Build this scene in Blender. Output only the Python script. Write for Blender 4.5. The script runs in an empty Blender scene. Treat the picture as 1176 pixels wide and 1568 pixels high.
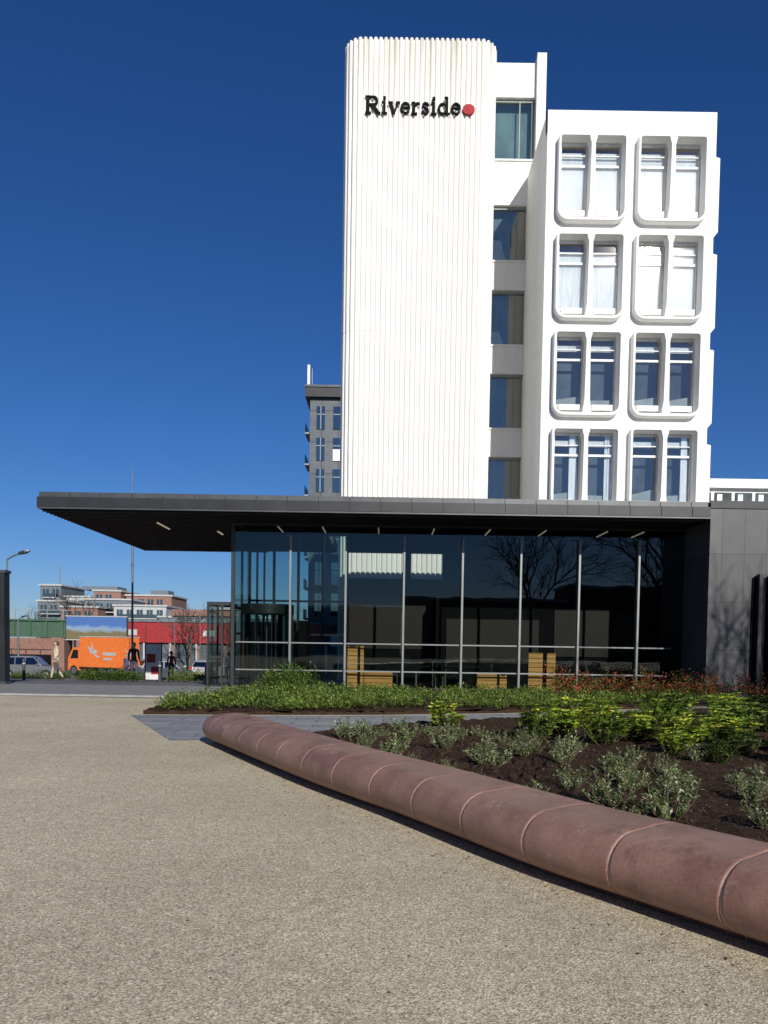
import bpy, bmesh, math, random
from mathutils import Vector, Matrix
random.seed(7)
R = random.random
def U(a, b): return a + (b - a) * random.random()
scene = bpy.context.scene
scene.view_settings.view_transform = 'Standard'
scene.view_settings.look = 'None'
scene.view_settings.exposure = 0

# ------------------------------------------------------------------ materials
def new_mat(name):
    m = bpy.data.materials.new(name); m.use_nodes = True
    nt = m.node_tree
    for n in list(nt.nodes): nt.nodes.remove(n)
    out = nt.nodes.new('ShaderNodeOutputMaterial')
    return m, nt, out
def mixrgb(nt, fac, a, b, mode='MIX'):
    n = nt.nodes.new('ShaderNodeMix'); n.data_type = 'RGBA'; n.blend_type = mode
    for i, v in ((0, fac), (6, a), (7, b)):
        if hasattr(v, 'type') and hasattr(v, 'links'): nt.links.new(v, n.inputs[i])
        elif i == 0: n.inputs[0].default_value = v
        else: n.inputs[i].default_value = (v[0], v[1], v[2], 1)
    return n.outputs[2]
def coords(nt, scale=(1, 1, 1), kind='Object'):
    tc = nt.nodes.new('ShaderNodeTexCoord'); mp = nt.nodes.new('ShaderNodeMapping')
    mp.inputs['Scale'].default_value = scale
    nt.links.new(tc.outputs[kind], mp.inputs[0]); return mp.outputs[0]
def noise(nt, vec, scale, detail=4, rough=.6):
    n = nt.nodes.new('ShaderNodeTexNoise'); n.inputs['Scale'].default_value = scale
    n.inputs['Detail'].default_value = detail; n.inputs['Roughness'].default_value = rough
    nt.links.new(vec, n.inputs['Vector']); return n.outputs[0]
def ramp(nt, val, p0, p1, c0=(0, 0, 0), c1=(1, 1, 1)):
    r = nt.nodes.new('ShaderNodeValToRGB'); e = r.color_ramp.elements
    e[0].position = p0; e[1].position = p1; e[0].color = (*c0, 1); e[1].color = (*c1, 1)
    nt.links.new(val, r.inputs[0]); return r.outputs[0]
def bump(nt, h, strength, dist=.02):
    b = nt.nodes.new('ShaderNodeBump'); b.inputs['Strength'].default_value = strength
    b.inputs['Distance'].default_value = dist
    nt.links.new(h, b.inputs['Height']); return b.outputs[0]
def bsdf(nt, out, col, rough=.6, metal=0, nrm=None, spec=.5):
    b = nt.nodes.new('ShaderNodeBsdfPrincipled')
    if hasattr(col, 'links'): nt.links.new(col, b.inputs['Base Color'])
    else: b.inputs['Base Color'].default_value = (*col, 1)
    if hasattr(rough, 'links'): nt.links.new(rough, b.inputs['Roughness'])
    else: b.inputs['Roughness'].default_value = rough
    b.inputs['Metallic'].default_value = metal
    b.inputs['Specular IOR Level'].default_value = spec
    if nrm: nt.links.new(nrm, b.inputs['Normal'])
    nt.links.new(b.outputs[0], out.inputs[0]); return b
def M(name, col, rough=.6, metal=0, var=.2, scale=3, bmp=0, spec=.5, stretch=(1, 1, 1)):
    m, nt, out = new_mat(name)
    v = coords(nt, stretch)
    n = noise(nt, v, scale, 4)
    c = mixrgb(nt, ramp(nt, n, .3, .7), [k * (1 - var) for k in col], [min(1, k * (1 + var)) for k in col])
    nr = bump(nt, n, bmp) if bmp else None
    bsdf(nt, out, c, rough, metal, nr, spec); return m
def glass(name, tint, refl, rough=.0, base=.04, wav=.06):
    m, nt, out = new_mat(name)
    tr = nt.nodes.new('ShaderNodeBsdfTransparent'); tr.inputs[0].default_value = (*tint, 1)
    gl = nt.nodes.new('ShaderNodeBsdfGlossy'); gl.inputs['Roughness'].default_value = rough
    gl.inputs[0].default_value = (*refl, 1)
    v = coords(nt, (.6, .6, .6)); n = noise(nt, v, .8, 2)
    nt.links.new(bump(nt, n, wav, .05), gl.inputs['Normal'])
    fr = nt.nodes.new('ShaderNodeFresnel'); fr.inputs[0].default_value = 1.5
    ad = nt.nodes.new('ShaderNodeMath'); ad.operation = 'ADD'; ad.use_clamp = True
    nt.links.new(fr.outputs[0], ad.inputs[0]); ad.inputs[1].default_value = base
    mx = nt.nodes.new('ShaderNodeMixShader')
    nt.links.new(ad.outputs[0], mx.inputs[0]); nt.links.new(tr.outputs[0], mx.inputs[1]); nt.links.new(gl.outputs[0], mx.inputs[2])
    nt.links.new(mx.outputs[0], out.inputs[0]); return m
def leafmat(name, c0, c1, c2=None, rough=.45, trans=.18, p2=.93):
    m, nt, out = new_mat(name)
    g = nt.nodes.new('ShaderNodeNewGeometry')
    r = nt.nodes.new('ShaderNodeValToRGB'); e = r.color_ramp.elements
    e[0].color = (*c0, 1); e[1].color = (*c1, 1); e[0].position = 0.05; e[1].position = p2 - .2
    if c2: x = e.new(p2); x.color = (*c2, 1)
    nt.links.new(g.outputs['Random Per Island'], r.inputs[0])
    v = coords(nt); n = noise(nt, v, 2.2, 2)
    c = mixrgb(nt, 1.0, r.outputs[0], ramp(nt, n, .3, .7, (.6, .6, .6), (1.3, 1.3, 1.3)), 'MULTIPLY')
    b = bsdf(nt, out, c, rough, spec=.4)
    t = nt.nodes.new('ShaderNodeBsdfTranslucent'); nt.links.new(c, t.inputs[0])
    mx = nt.nodes.new('ShaderNodeMixShader'); mx.inputs[0].default_value = trans
    nt.links.new(b.outputs[0], mx.inputs[1]); nt.links.new(t.outputs[0], mx.inputs[2])
    nt.links.new(mx.outputs[0], out.inputs[0]); return m

def gravel_mat():
    m, nt, out = new_mat('resin_gravel')
    v = coords(nt)
    vo = nt.nodes.new('ShaderNodeTexVoronoi'); vo.inputs['Scale'].default_value = 115
    nt.links.new(v, vo.inputs['Vector'])
    sep = nt.nodes.new('ShaderNodeSeparateColor'); nt.links.new(vo.outputs['Color'], sep.inputs[0])
    c = nt.nodes.new('ShaderNodeValToRGB'); e = c.color_ramp.elements
    e[0].color = (.24, .20, .13, 1); e[1].color = (.92, .85, .66, 1); e[1].position = 1
    x = e.new(.25); x.color = (.45, .385, .26, 1)
    x = e.new(.75); x.color = (.66, .575, .41, 1)
    nt.links.new(sep.outputs[0], c.inputs[0])
    big = ramp(nt, noise(nt, v, .4, 4, .6), .32, .7, (.84, .83, .81), (1.06, 1.06, 1.05))
    col = mixrgb(nt, 1, c.outputs[0], big, 'MULTIPLY')
    med = ramp(nt, noise(nt, v, 9, 4, .7), .3, .7, (.84, .84, .84), (1.08, 1.08, 1.08))
    col = mixrgb(nt, 1, col, med, 'MULTIPLY')
    st = ramp(nt, noise(nt, v, 1.7, 5, .75), .6, .76)
    col = mixrgb(nt, mixrgb(nt, 1, st, (.4, .4, .4), 'MULTIPLY'), col, (.27, .225, .15))
    bsdf(nt, out, col, .85, 0, bump(nt, vo.outputs['Distance'], .35, .006), .2); return m
def paving_mat():
    m, nt, out = new_mat('slate_paving')
    v = coords(nt)
    br = nt.nodes.new('ShaderNodeTexBrick'); nt.links.new(v, br.inputs['Vector'])
    br.inputs['Scale'].default_value = 1; br.inputs['Brick Width'].default_value = .9; br.inputs['Row Height'].default_value = .45
    br.inputs['Mortar Size'].default_value = .012
    br.inputs['Color1'].default_value = (.22, .225, .23, 1); br.inputs['Color2'].default_value = (.32, .325, .33, 1)
    br.inputs['Mortar'].default_value = (.08, .08, .08, 1)
    n = ramp(nt, noise(nt, v, 6, 5), .3, .7, (.8, .8, .8), (1.15, 1.15, 1.15))
    bsdf(nt, out, mixrgb(nt, 1, br.outputs[0], n, 'MULTIPLY'), .6); return m
def concrete_white(name, base, streak=.25, zt=27, dirt=1.0):
    m, nt, out = new_mat(name)
    v = coords(nt, (1.6, 1.6, .07)); n = noise(nt, v, 1.6, 5, .65)
    v2 = coords(nt); n2 = noise(nt, v2, 1.3, 5)
    c = mixrgb(nt, ramp(nt, n, .48, .85), base, [k * (1 - streak) for k in base])
    c = mixrgb(nt, ramp(nt, n2, .5, .75), c, [k * .92 for k in base])
    sx = nt.nodes.new('ShaderNodeSeparateXYZ'); nt.links.new(v2, sx.inputs[0])
    mr = nt.nodes.new('ShaderNodeMapRange'); nt.links.new(sx.outputs[2], mr.inputs[0])
    mr.inputs[1].default_value = zt - 3.0; mr.inputs[2].default_value = zt; mr.inputs[4].default_value = dirt
    ml = nt.nodes.new('ShaderNodeMath'); ml.operation = 'MULTIPLY'
    v3 = coords(nt, (3, 3, .12)); n3 = noise(nt, v3, 1.5, 5, .7)
    nt.links.new(mr.outputs[0], ml.inputs[0]); nt.links.new(ramp(nt, n3, .42, .75), ml.inputs[1])
    c = mixrgb(nt, ml.outputs[0], c, (.33, .33, .24))
    bsdf(nt, out, c, .8, 0, bump(nt, n2, .15, .02), .3); return m
def terracotta():
    m, nt, out = new_mat('terracotta_concrete')
    v = coords(nt)
    n = noise(nt, v, 2.0, 7, .65); n2 = noise(nt, v, 70, 3)
    c = mixrgb(nt, ramp(nt, n, .3, .72), (.22, .112, .082), (.40, .235, .178))
    c = mixrgb(nt, ramp(nt, n2, .35, .7), c, mixrgb(nt, 1, c, (.76, .74, .73), 'MULTIPLY'))
    n3 = noise(nt, coords(nt, (1, 1, .5)), 5.5, 7, .75)
    c = mixrgb(nt, ramp(nt, n3, .58, .78), c, (.43, .33, .28))
    n4 = noise(nt, coords(nt, (1, 1, .25)), 3.1, 6, .7)
    c = mixrgb(nt, ramp(nt, n4, .56, .70), c, mixrgb(nt, 1, c, (.62, .58, .55), 'MULTIPLY'))
    n5 = noise(nt, v, 26, 3, .7)
    c = mixrgb(nt, ramp(nt, n5, .68, .73), c, (.12, .06, .045))
    bsdf(nt, out, c, ramp(nt, n, .2, .8, (.40, .40, .40), (.68, .68, .68)), 0, bump(nt, n2, .15, .012), .45); return m
def fret_mat(name, c0, c1, w, h, mortar, ms=.02, rough=.45):
    m, nt, out = new_mat(name)
    tc = nt.nodes.new('ShaderNodeTexCoord'); sp = nt.nodes.new('ShaderNodeSeparateXYZ'); cb = nt.nodes.new('ShaderNodeCombineXYZ')
    nt.links.new(tc.outputs['Object'], sp.inputs[0])
    nt.links.new(sp.outputs[0], cb.inputs[0]); nt.links.new(sp.outputs[2], cb.inputs[1])
    br = nt.nodes.new('ShaderNodeTexBrick'); nt.links.new(cb.outputs[0], br.inputs['Vector'])
    br.offset = 0; br.inputs['Scale'].default_value = 1
    br.inputs['Brick Width'].default_value = w; br.inputs['Row Height'].default_value = h; br.inputs['Mortar Size'].default_value = ms
    br.inputs['Color1'].default_value = (*c0, 1); br.inputs['Color2'].default_value = (*c1, 1); br.inputs['Mortar'].default_value = (*mortar, 1)
    n = ramp(nt, noise(nt, tc.outputs['Object'], 1.5, 5), .3, .7, (.75, .75, .75), (1.2, 1.2, 1.2))
    bsdf(nt, out, mixrgb(nt, 1, br.outputs[0], n, 'MULTIPLY'), rough); return m

white = concrete_white('white_ribbed_concrete', (.83, .81, .755), .14, 27.2, .9)
whiteB = concrete_white('white_cast_concrete', (.83, .825, .795), .12, 24.8, .5)
gravel = gravel_mat(); slate = paving_mat(); terra = terracotta()
asphalt = M('asphalt', (.13, .125, .12), .85, var=.25, scale=.7)
kerbm = M('kerb_stone', (.3, .29, .27), .8)
soil = M('bark_soil', (.04, .024, .016), .95, var=.6, scale=22, bmp=1, spec=.1)
metal_d = M('dark_fascia_metal', (.022, .023, .026), .45, .3, .3, 1.2)
metal_l = M('fascia_trim', (.075, .08, .085), .4, .4, .2, 2)
soff = M('soffit_slat', (.010, .011, .012), .6, 0, .3, 3, spec=.2)
alu = M('mullion_aluminium', (.22, .235, .23), .4, .3, .1, 2)
fr_d = M('dark_frame', (.03, .035, .035), .4, .2)
fr_w = M('white_window_frame', (.66, .67, .67), .5)
fr_g = M('grey_window_frame', (.25, .28, .28), .5)
cladm = fret_mat('slate_cladding', (.036, .038, .040), (.066, .068, .071), .72, 1.55, (.012, .012, .013), .014)
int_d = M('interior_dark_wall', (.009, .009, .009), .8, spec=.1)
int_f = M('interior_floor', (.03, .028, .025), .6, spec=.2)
wood = M('timber_slats', (.95, .43, .12), .5, 0, .2, 2, stretch=(1, 1, 12))
g_pav = glass('pavilion_glass', (.50, .57, .55), (.9, .98, .95), 0, .012)
g_back = glass('rear_glass', (.62, .80, .80), (.9, 1, 1), 0, .0)
g_win = glass('window_glass', (.88, .92, .93), (1, .90, .80), .03, .20)
g_dark = glass('stair_glass', (.8, .88, .87), (1, .92, .8), .03, .2)
blind = M('white_blind', (.86, .89, .92), .8, var=.04)
curt = M('net_curtain', (.78, .82, .86), .8, var=.15, scale=2, stretch=(6, 6, .6))
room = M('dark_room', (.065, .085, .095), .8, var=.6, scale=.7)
stairw = M('stair_interior', (.18, .26, .26), .8, var=.4, scale=.9, stretch=(1.5, 1, .5))
ltm, nt, out = new_mat('lit_ceiling_lamp')
em = nt.nodes.new('ShaderNodeEmission'); em.inputs[0].default_value = (1, .84, .6, 1); em.inputs[1].default_value = .35
nt.links.new(em.outputs[0], out.inputs[0])
black = M('sign_black', (.010, .010, .012), .8, spec=.1)
redm = M('sign_red', (.36, .025, .035), .6, spec=.2)

# ------------------------------------------------------------------ mesh builder
class B:
    def __init__(s): s.v = []; s.f = []; s.mi = []; s.mats = []; s.sm = []
    def m(s, mat):
        if mat not in s.mats: s.mats.append(mat)
        return s.mats.index(mat)
    def face(s, pts, mat, smooth=False):
        i = len(s.v); s.v += [tuple(p) for p in pts]; s.f.append(tuple(range(i, i + len(pts)))); s.mi.append(s.m(mat)); s.sm.append(smooth)
    def mesh(s, vs, fs, mat, smooth=False):
        i = len(s.v); s.v += [tuple(p) for p in vs]; k = s.m(mat)
        for f in fs: s.f.append(tuple(i + a for a in f)); s.mi.append(k); s.sm.append(smooth)
    def box(s, x0, x1, y0, y1, z0, z1, mat):
        vs = [(x0, y0, z0), (x1, y0, z0), (x1, y1, z0), (x0, y1, z0), (x0, y0, z1), (x1, y0, z1), (x1, y1, z1), (x0, y1, z1)]
        s.mesh(vs, [(0, 3, 2, 1), (4, 5, 6, 7), (0, 1, 5, 4), (1, 2, 6, 5), (2, 3, 7, 6), (3, 0, 4, 7)], mat)
    def tube(s, p, q, r0, r1, n, mat, caps=True):
        p = Vector(p); q = Vector(q); d = (q - p).normalized()
        a = d.orthogonal().normalized(); b = d.cross(a)
        vs = []
        for c, r in ((p, r0), (q, r1)):
            for k in range(n):
                t = 2 * math.pi * k / n; vs.append(c + a * r * math.cos(t) + b * r * math.sin(t))
        fs = [(k, (k + 1) % n, n + (k + 1) % n, n + k) for k in range(n)]
        s.mesh(vs, fs, mat, True)
        if caps: s.mesh(vs, [tuple(range(n))[::-1], tuple(range(n, 2 * n))], mat)
    def loops(s, ls, mat, smooth=False, cap=False):
        n = len(ls[0]); vs = [p for l in ls for p in l]
        fs = [(j * n + k, j * n + (k + 1) % n, (j + 1) * n + (k + 1) % n, (j + 1) * n + k) for j in range(len(ls) - 1) for k in range(n)]
        s.mesh(vs, fs, mat, smooth)
        if cap: s.mesh(vs, [tuple(range(n))[::-1], tuple(range((len(ls) - 1) * n, len(ls) * n))], mat)
    def obj(s, name, parent=None, loc=None, rotz=0):
        me = bpy.data.meshes.new(name); me.from_pydata(s.v, [], s.f)
        for m in s.mats: me.materials.append(m)
        me.polygons.foreach_set('material_index', s.mi); me.polygons.foreach_set('use_smooth', s.sm)
        me.update()
        o = bpy.data.objects.new(name, me); scene.collection.objects.link(o)
        if parent: o.parent = parent
        if loc: o.location = loc
        o.rotation_euler.z = rotz
        return o
def empty(name, loc=(0, 0, 0)):
    e = bpy.data.objects.new(name, None); scene.collection.objects.link(e); e.location = loc; e.empty_display_size = .2; return e
def fixn(o):
    bm = bmesh.new(); bm.from_mesh(o.data); bmesh.ops.remove_doubles(bm, verts=bm.verts, dist=1e-5)
    bmesh.ops.recalc_face_normals(bm, faces=bm.faces); bm.to_mesh(o.data); bm.free()

def gz(y):
    if y < 30: return 0
    if y > 60: return -1.4
    t = (y - 30) / 30; return -1.4 * (t * .8 + .2 * t * t * (3 - 2 * t))

# ------------------------------------------------------------------ ground
b = B(); ys = [-600, -60, 0, 30] + [30 + 2 * k for k in range(1, 16)] + [80, 200, 800, 4000]; xs = [-3000, -200, -40, 0, 40, 200, 3000]
for i in range(len(ys) - 1):
    for j in range(len(xs) - 1):
        b.face([(xs[j], ys[i], gz(ys[i])), (xs[j + 1], ys[i], gz(ys[i])), (xs[j + 1], ys[i + 1], gz(ys[i + 1])), (xs[j], ys[i + 1], gz(ys[i + 1]))], asphalt)
o = b.obj('ground'); fixn(o)
b = B(); b.face([(-40, -30, .004), (30, -30, .004), (30, 27, .004), (-5.4, 27, .004), (-5.6, 22.2, .004), (-12, 22.6, .004), (-40, 23.5, .004)], gravel); b.obj('gravel_plaza')

fb = [(-2.9, 12.8), (-.99, 9.05), (.09, 7.18), (.97, 5.55), (1.44, 4.83), (1.96, 4.06), (2.6, 3.12), (3.4, 2.0), (4.4, .65), (5.6, -.9)]
front_path = [(-2.75, 13.1), (-1.25, 13.2), (0, 14.9), (3.5, 17.2), (7.6, 19.8), (12, 22.5), (16, 25)]
back_path = [(-5.35, 17.2), (-2, 17.6), (0, 18.0), (3.5, 19.2), (7.6, 21.5), (12, 24.2), (16, 26.4)]
b = B(); b.face([(x, y, .009) for x, y in [(-3.4, 12.95)] + front_path + back_path[::-1]], slate); b.obj('slate_path')
b = B(); b.box(-40, -5.7, 22.7, 22.86, -.05, .05, kerbm); b.face([(-40, 22.95, .006), (-5.3, 22.95, .006), (-5.3, 28.5, .006), (-40, 28.5, .006)], M('grey_footway', (.24, .23, .22), .8)); b.obj('kerb_footway')

def bed(name, poly, z):
    b = B(); b.face([(x, y, z) for x, y in poly], soil)
    n = len(poly)
    for k in range(n):
        p, q = poly[k], poly[(k + 1) % n]
        b.face([(p[0], p[1], 0), (q[0], q[1], 0), (q[0], q[1], z), (p[0], p[1], z)], soil)
    o = b.obj(name)
    bm = bmesh.new(); bm.from_mesh(o.data); bmesh.ops.triangulate(bm, faces=bm.faces)
    for _ in range(6): bmesh.ops.subdivide_edges(bm, edges=[e for e in bm.edges if e.calc_length() > .25], cuts=1, use_grid_fill=True)
    for v in bm.verts:
        if v.co.z > z - .01: v.co.z += U(-.025, .04)
    bm.to_mesh(o.data); bm.free(); return o
backline = [(x + .66, y + .38) for x, y in fb]
bed2 = [(-1.25, 12.9)] + backline[1:] + [(12, -.5), (16, 5), (18, 25.0)] + front_path[:0:-1]
bed('planting_bed_soil', bed2, .12)
bed1 = [(-5.15, 17.45), (-2, 17.85), (0, 18.25), (3.5, 19.45), (7.6, 21.75), (10.2, 23.3), (10.2, 27.6), (-3.8, 27.6), (-4.6, 24), (-5.3, 20)]
bed('planting_bed_soil.001', bed1, .07)
b = B(); b.face([(10.2, 23.4, .06), (16, 26.4, .06), (16, 26.38, .06), (10.2, 26.35, .06)], soil); b.obj('planting_bed_soil.002')

# ------------------------------------------------------------------ bench wall
def catmull(P, n):
    out = []
    Q = [Vector(P[0]) * 2 - Vector(P[1])] + [Vector(p) for p in P] + [Vector(P[-1]) * 2 - Vector(P[-2])]
    for i in range(1, len(Q) - 2):
        for k in range(n):
            t = k / n
            out.append(.5 * ((2 * Q[i]) + (Q[i + 1] - Q[i - 1]) * t + (2 * Q[i - 1] - 5 * Q[i] + 4 * Q[i + 1] - Q[i + 2]) * t * t + (3 * Q[i] - Q[i - 1] - 3 * Q[i + 1] + Q[i + 2]) * t ** 3))
    out.append(Q[-2]); return out
pts = catmull(fb, 24)
L = [0]
for i in range(1, len(pts)): L.append(L[-1] + (pts[i] - pts[i - 1]).length)
def at(s):
    s = max(0, min(L[-1] - 1e-6, s))
    for i in range(1, len(L)):
        if L[i] >= s:
            t = (s - L[i - 1]) / (L[i] - L[i - 1]); d = (pts[i] - pts[i - 1]).normalized()
            return pts[i - 1].lerp(pts[i], t), d
prof = [] # (offset from front edge, z): undercut bull-nosed front, gently domed top
for k in range(13):
    a = math.radians(268 - k * 14); prof.append((.205 + .235 * math.cos(a), .262 + .205 * math.sin(a)))
prof += [(.32, .474), (.42, .482), (.52, .482), (.62, .472), (.70, .45), (.76, .41), (.795, .34), (.80, .22), (.80, .0), (.23, .0), (.22, .045)]
def ring(s, sc=1, zs=1, shrink=0, P=None):
    p, d = at(s); nrm = Vector((-d.y, d.x))
    if nrm.x < 0: nrm = -nrm
    res = []
    for u, z in (P or prof):
        u2 = .40 + (u - .40) * sc; z2 = z * zs
        if shrink:
            v = Vector((u2 - .4, z2 - .24)); v *= 1 - shrink / max(v.length, .05); u2 = .4 + v.x; z2 = .24 + v.y
        res.append((p.x + nrm.x * u2, p.y + nrm.y * u2, z2))
    return res
bench = empty('curved_bench_wall')
seg = .75; s = 0; i = 0
while s < L[-1] - .2:
    e = min(L[-1], s + seg); b = B(); ls = []
    if i == 0:
        for k in range(8):
            t = k / 7; w = math.sqrt(max(0, 1 - (1 - t) ** 2)); ls.append(ring(s + .36 * t, .1 + .9 * w, .4 + .6 * w))
        st = s + .4
    else: ls.append(ring(s + .005, shrink=.009)); ls.append(ring(s + .011)); ls.append(ring(s + .022)); st = s + .05
    for k in range(7): ls.append(ring(st + (e - .05 - st) * k / 6))
    ls.append(ring(e - .022)); ls.append(ring(e - .011)); ls.append(ring(e - .005, shrink=.009))
    b.loops(ls, terra, True, True); o = b.obj('segment_%02d' % (i + 1), bench); fixn(o)
    for p in o.data.polygons: p.use_smooth = len(p.vertices) == 4
    s = e; i += 1
b = B(); groove = M('joint_mortar', (.55, .38, .28), .8)
ls = [ring(.4 + k * (L[-1] - .5) / 60, shrink=.008) for k in range(61)]
b.loops(ls, groove, True, True); fixn(b.obj('joint_core', bench))

# ------------------------------------------------------------------ ribbed tower
office = empty('office_tower')
x0, x1, yf, yb, ht = -2.0, 4.33, 35.5, 44.0, 27.0
def path_pts():
    r = .7; P = []
    P.append(Vector((x0, yb))); 
    def arc(cx, cy, a0, a1, n):
        for k in range(n + 1):
            a = math.radians(a0 + (a1 - a0) * k / n); P.append(Vector((cx + r * math.cos(a), cy + r * math.sin(a))))
    arc(x0 + r, yf + r, 180, 270, 14); arc(x1 - r, yf + r, 270, 360, 14)
    P.append(Vector((x1, yb))); return P
P = path_pts(); LL = [0]
for i in range(1, len(P)): LL.append(LL[-1] + (P[i] - P[i - 1]).length)
rib = .215; nr = int(LL[-1] / rib); rib = LL[-1] / nr; sub = 8
outline = []; j = 1
for k in range(nr * sub + 1):
    s = min(LL[-1] - 1e-6, k * rib / sub)
    while LL[j] < s: j += 1
    t = (s - LL[j - 1]) / (LL[j] - LL[j - 1]); p = P[j - 1].lerp(P[j], t); d = (P[j] - P[j - 1]).normalized(); n = Vector((d.y, -d.x))
    h = (0, 0, .06, .082, .09, .09, .082, .06)[k % sub]
    outline.append((p.x + n.x * h, p.y + n.y * h, h))
b = B(); zb = -1.5; jz = 14.9
rows = [(zb, 0), (jz - .03, 0), (jz - .02, -.012), (jz + .02, -.012), (jz + .03, 0), (ht - .12, 0), (ht, -.02)]
vs = []; n = len(outline); cx, cy = (x0 + x1) / 2, (yf + yb) / 2
for z, off in rows:
    for (x, y, h) in outline:
        zz = z + (h * .6 if z == ht else 0)
        dx = (cx - x); dy = (cy - y); l = math.hypot(dx, dy)
        vs.append((x + dx / l * -off, y + dy / l * -off, zz))
fs = [(r * n + k, r * n + k + 1, (r + 1) * n + k + 1, (r + 1) * n + k) for r in range(len(rows) - 1) for k in range(n - 1)]
b.mesh(vs, fs, white); b.mesh(vs[-n:], [tuple(range(n))], white)
b.tube((3.55, 36.6, 27), (3.55, 36.6, 27.9), .03, .02, 6, fr_d)
b.obj('ribbed_stair_core', office)

# recessed link bay
b = B(); yr = 38.5
wins = [(23.9, 26.67)] + [(21.85 - 3.82 * k - 2.5, 21.85 - 3.82 * k) for k in range(6)]
xl, xr, wl, wr = 4.3, 6.95, 4.62, 6.45
z = 28.2
for wi, (a, c) in enumerate(wins):
    b.box(xl, wr + .08, yr, yr + .35, c, z, whiteB); z = a
    b.box(xl, wl, yr + .003, yr + .35, a, c, whiteB)
    b.face([(wl, yr + .25, a), (wr, yr + .25, a), (wr, yr + .25, c), (wl, yr + .25, c)], g_dark)
    b.face([(wl, yr + .6, a), (wr, yr + .6, a), (wr, yr + .6, c), (wl, yr + .6, c)], stairw)
    hh = (.1, .45, .3, 0, .2, .3, 0)[wi]
    if hh: b.face([(wl + .1, yr + .45, a), (wl + .8, yr + .45, a), (wl + .5, yr + .45, a + (c - a) * hh), (wl + .1, yr + .45, a + (c - a) * hh)], curt)
    b.box(wl, wl + .06, yr + .16, yr + .245, a, c, fr_g); b.box(wr - .06, wr, yr + .16, yr + .245, a, c, fr_g)
    b.box(wl + .06, wr - .06, yr + .16, yr + .245, c - .12, c, fr_g); b.box(wl + .06, wr - .06, yr + .16, yr + .245, a, a + .07, fr_g)
    b.box(wl + 1.2, wl + 1.24, yr + .16, yr + .245, a + .07, c - .12, fr_g)
    b.box(wl, wr, yr - .06, yr + .2, a - .08, a - .002, whiteB)
b.box(xl, wr + .08, yr, yr + .35, -1.5, z, whiteB)
b.box(wr + .08, 6.95, yr - .25, yr + 6, -1.5, 28.5, whiteB)
b.box(xl, wr + .08, yr + .7, yr + 6, -1.5, 28.1, whiteB)
b.obj('recessed_window_bay', office)

# projecting window block
def rrect(x0, x1, z0, z1, rt, rb, y, n=7):
    P = []
    for cx, cz, r, a0 in ((x1 - rt, z1 - rt, rt, 0), (x0 + rt, z1 - rt, rt, 90), (x0 + rb, z0 + rb, rb, 180), (x1 - rb, z0 + rb, rb, 270)):
        for k in range(n):
            a = math.radians(a0 + 90 * k / (n - 1)); P.append((cx + r * math.cos(a), y, cz + r * math.sin(a)))
    return P
def rectl(x0, x1, z0, z1, y, n=7):
    P = []
    for cx, cz in ((x1, z1), (x0, z1), (x0, z0), (x1, z0)):
        for k in range(n):
            t = k / (n - 1)
            e = .12
            if (cx, cz) == (x1, z1): q = (cx, cz - e * (1 - 2 * t)) if t < .5 else (cx - e * (2 * t - 1), cz)
            elif (cx, cz) == (x0, z1): q = (cx + e * (1 - 2 * t), cz) if t < .5 else (cx, cz - e * (2 * t - 1))
            elif (cx, cz) == (x0, z0): q = (cx, cz + e * (1 - 2 * t)) if t < .5 else (cx + e * (2 * t - 1), cz)
            else: q = (cx - e * (1 - 2 * t), cz) if t < .5 else (cx, cz + e * (2 * t - 1))
            P.append((q[0], y, q[1]))
    return P
bx0, bx1, by = 6.24, 13.05, 33.8; top = 23.15
cols = [(bx0, 9.635, 6.64, 9.44), (9.635, bx1, 9.83, 12.66)]
b = B(); g = B(); fr = B(); bl = B()
b.box(bx0, bx1, by, by + .4, 22.3, top, whiteB)
pr = .32
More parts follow.
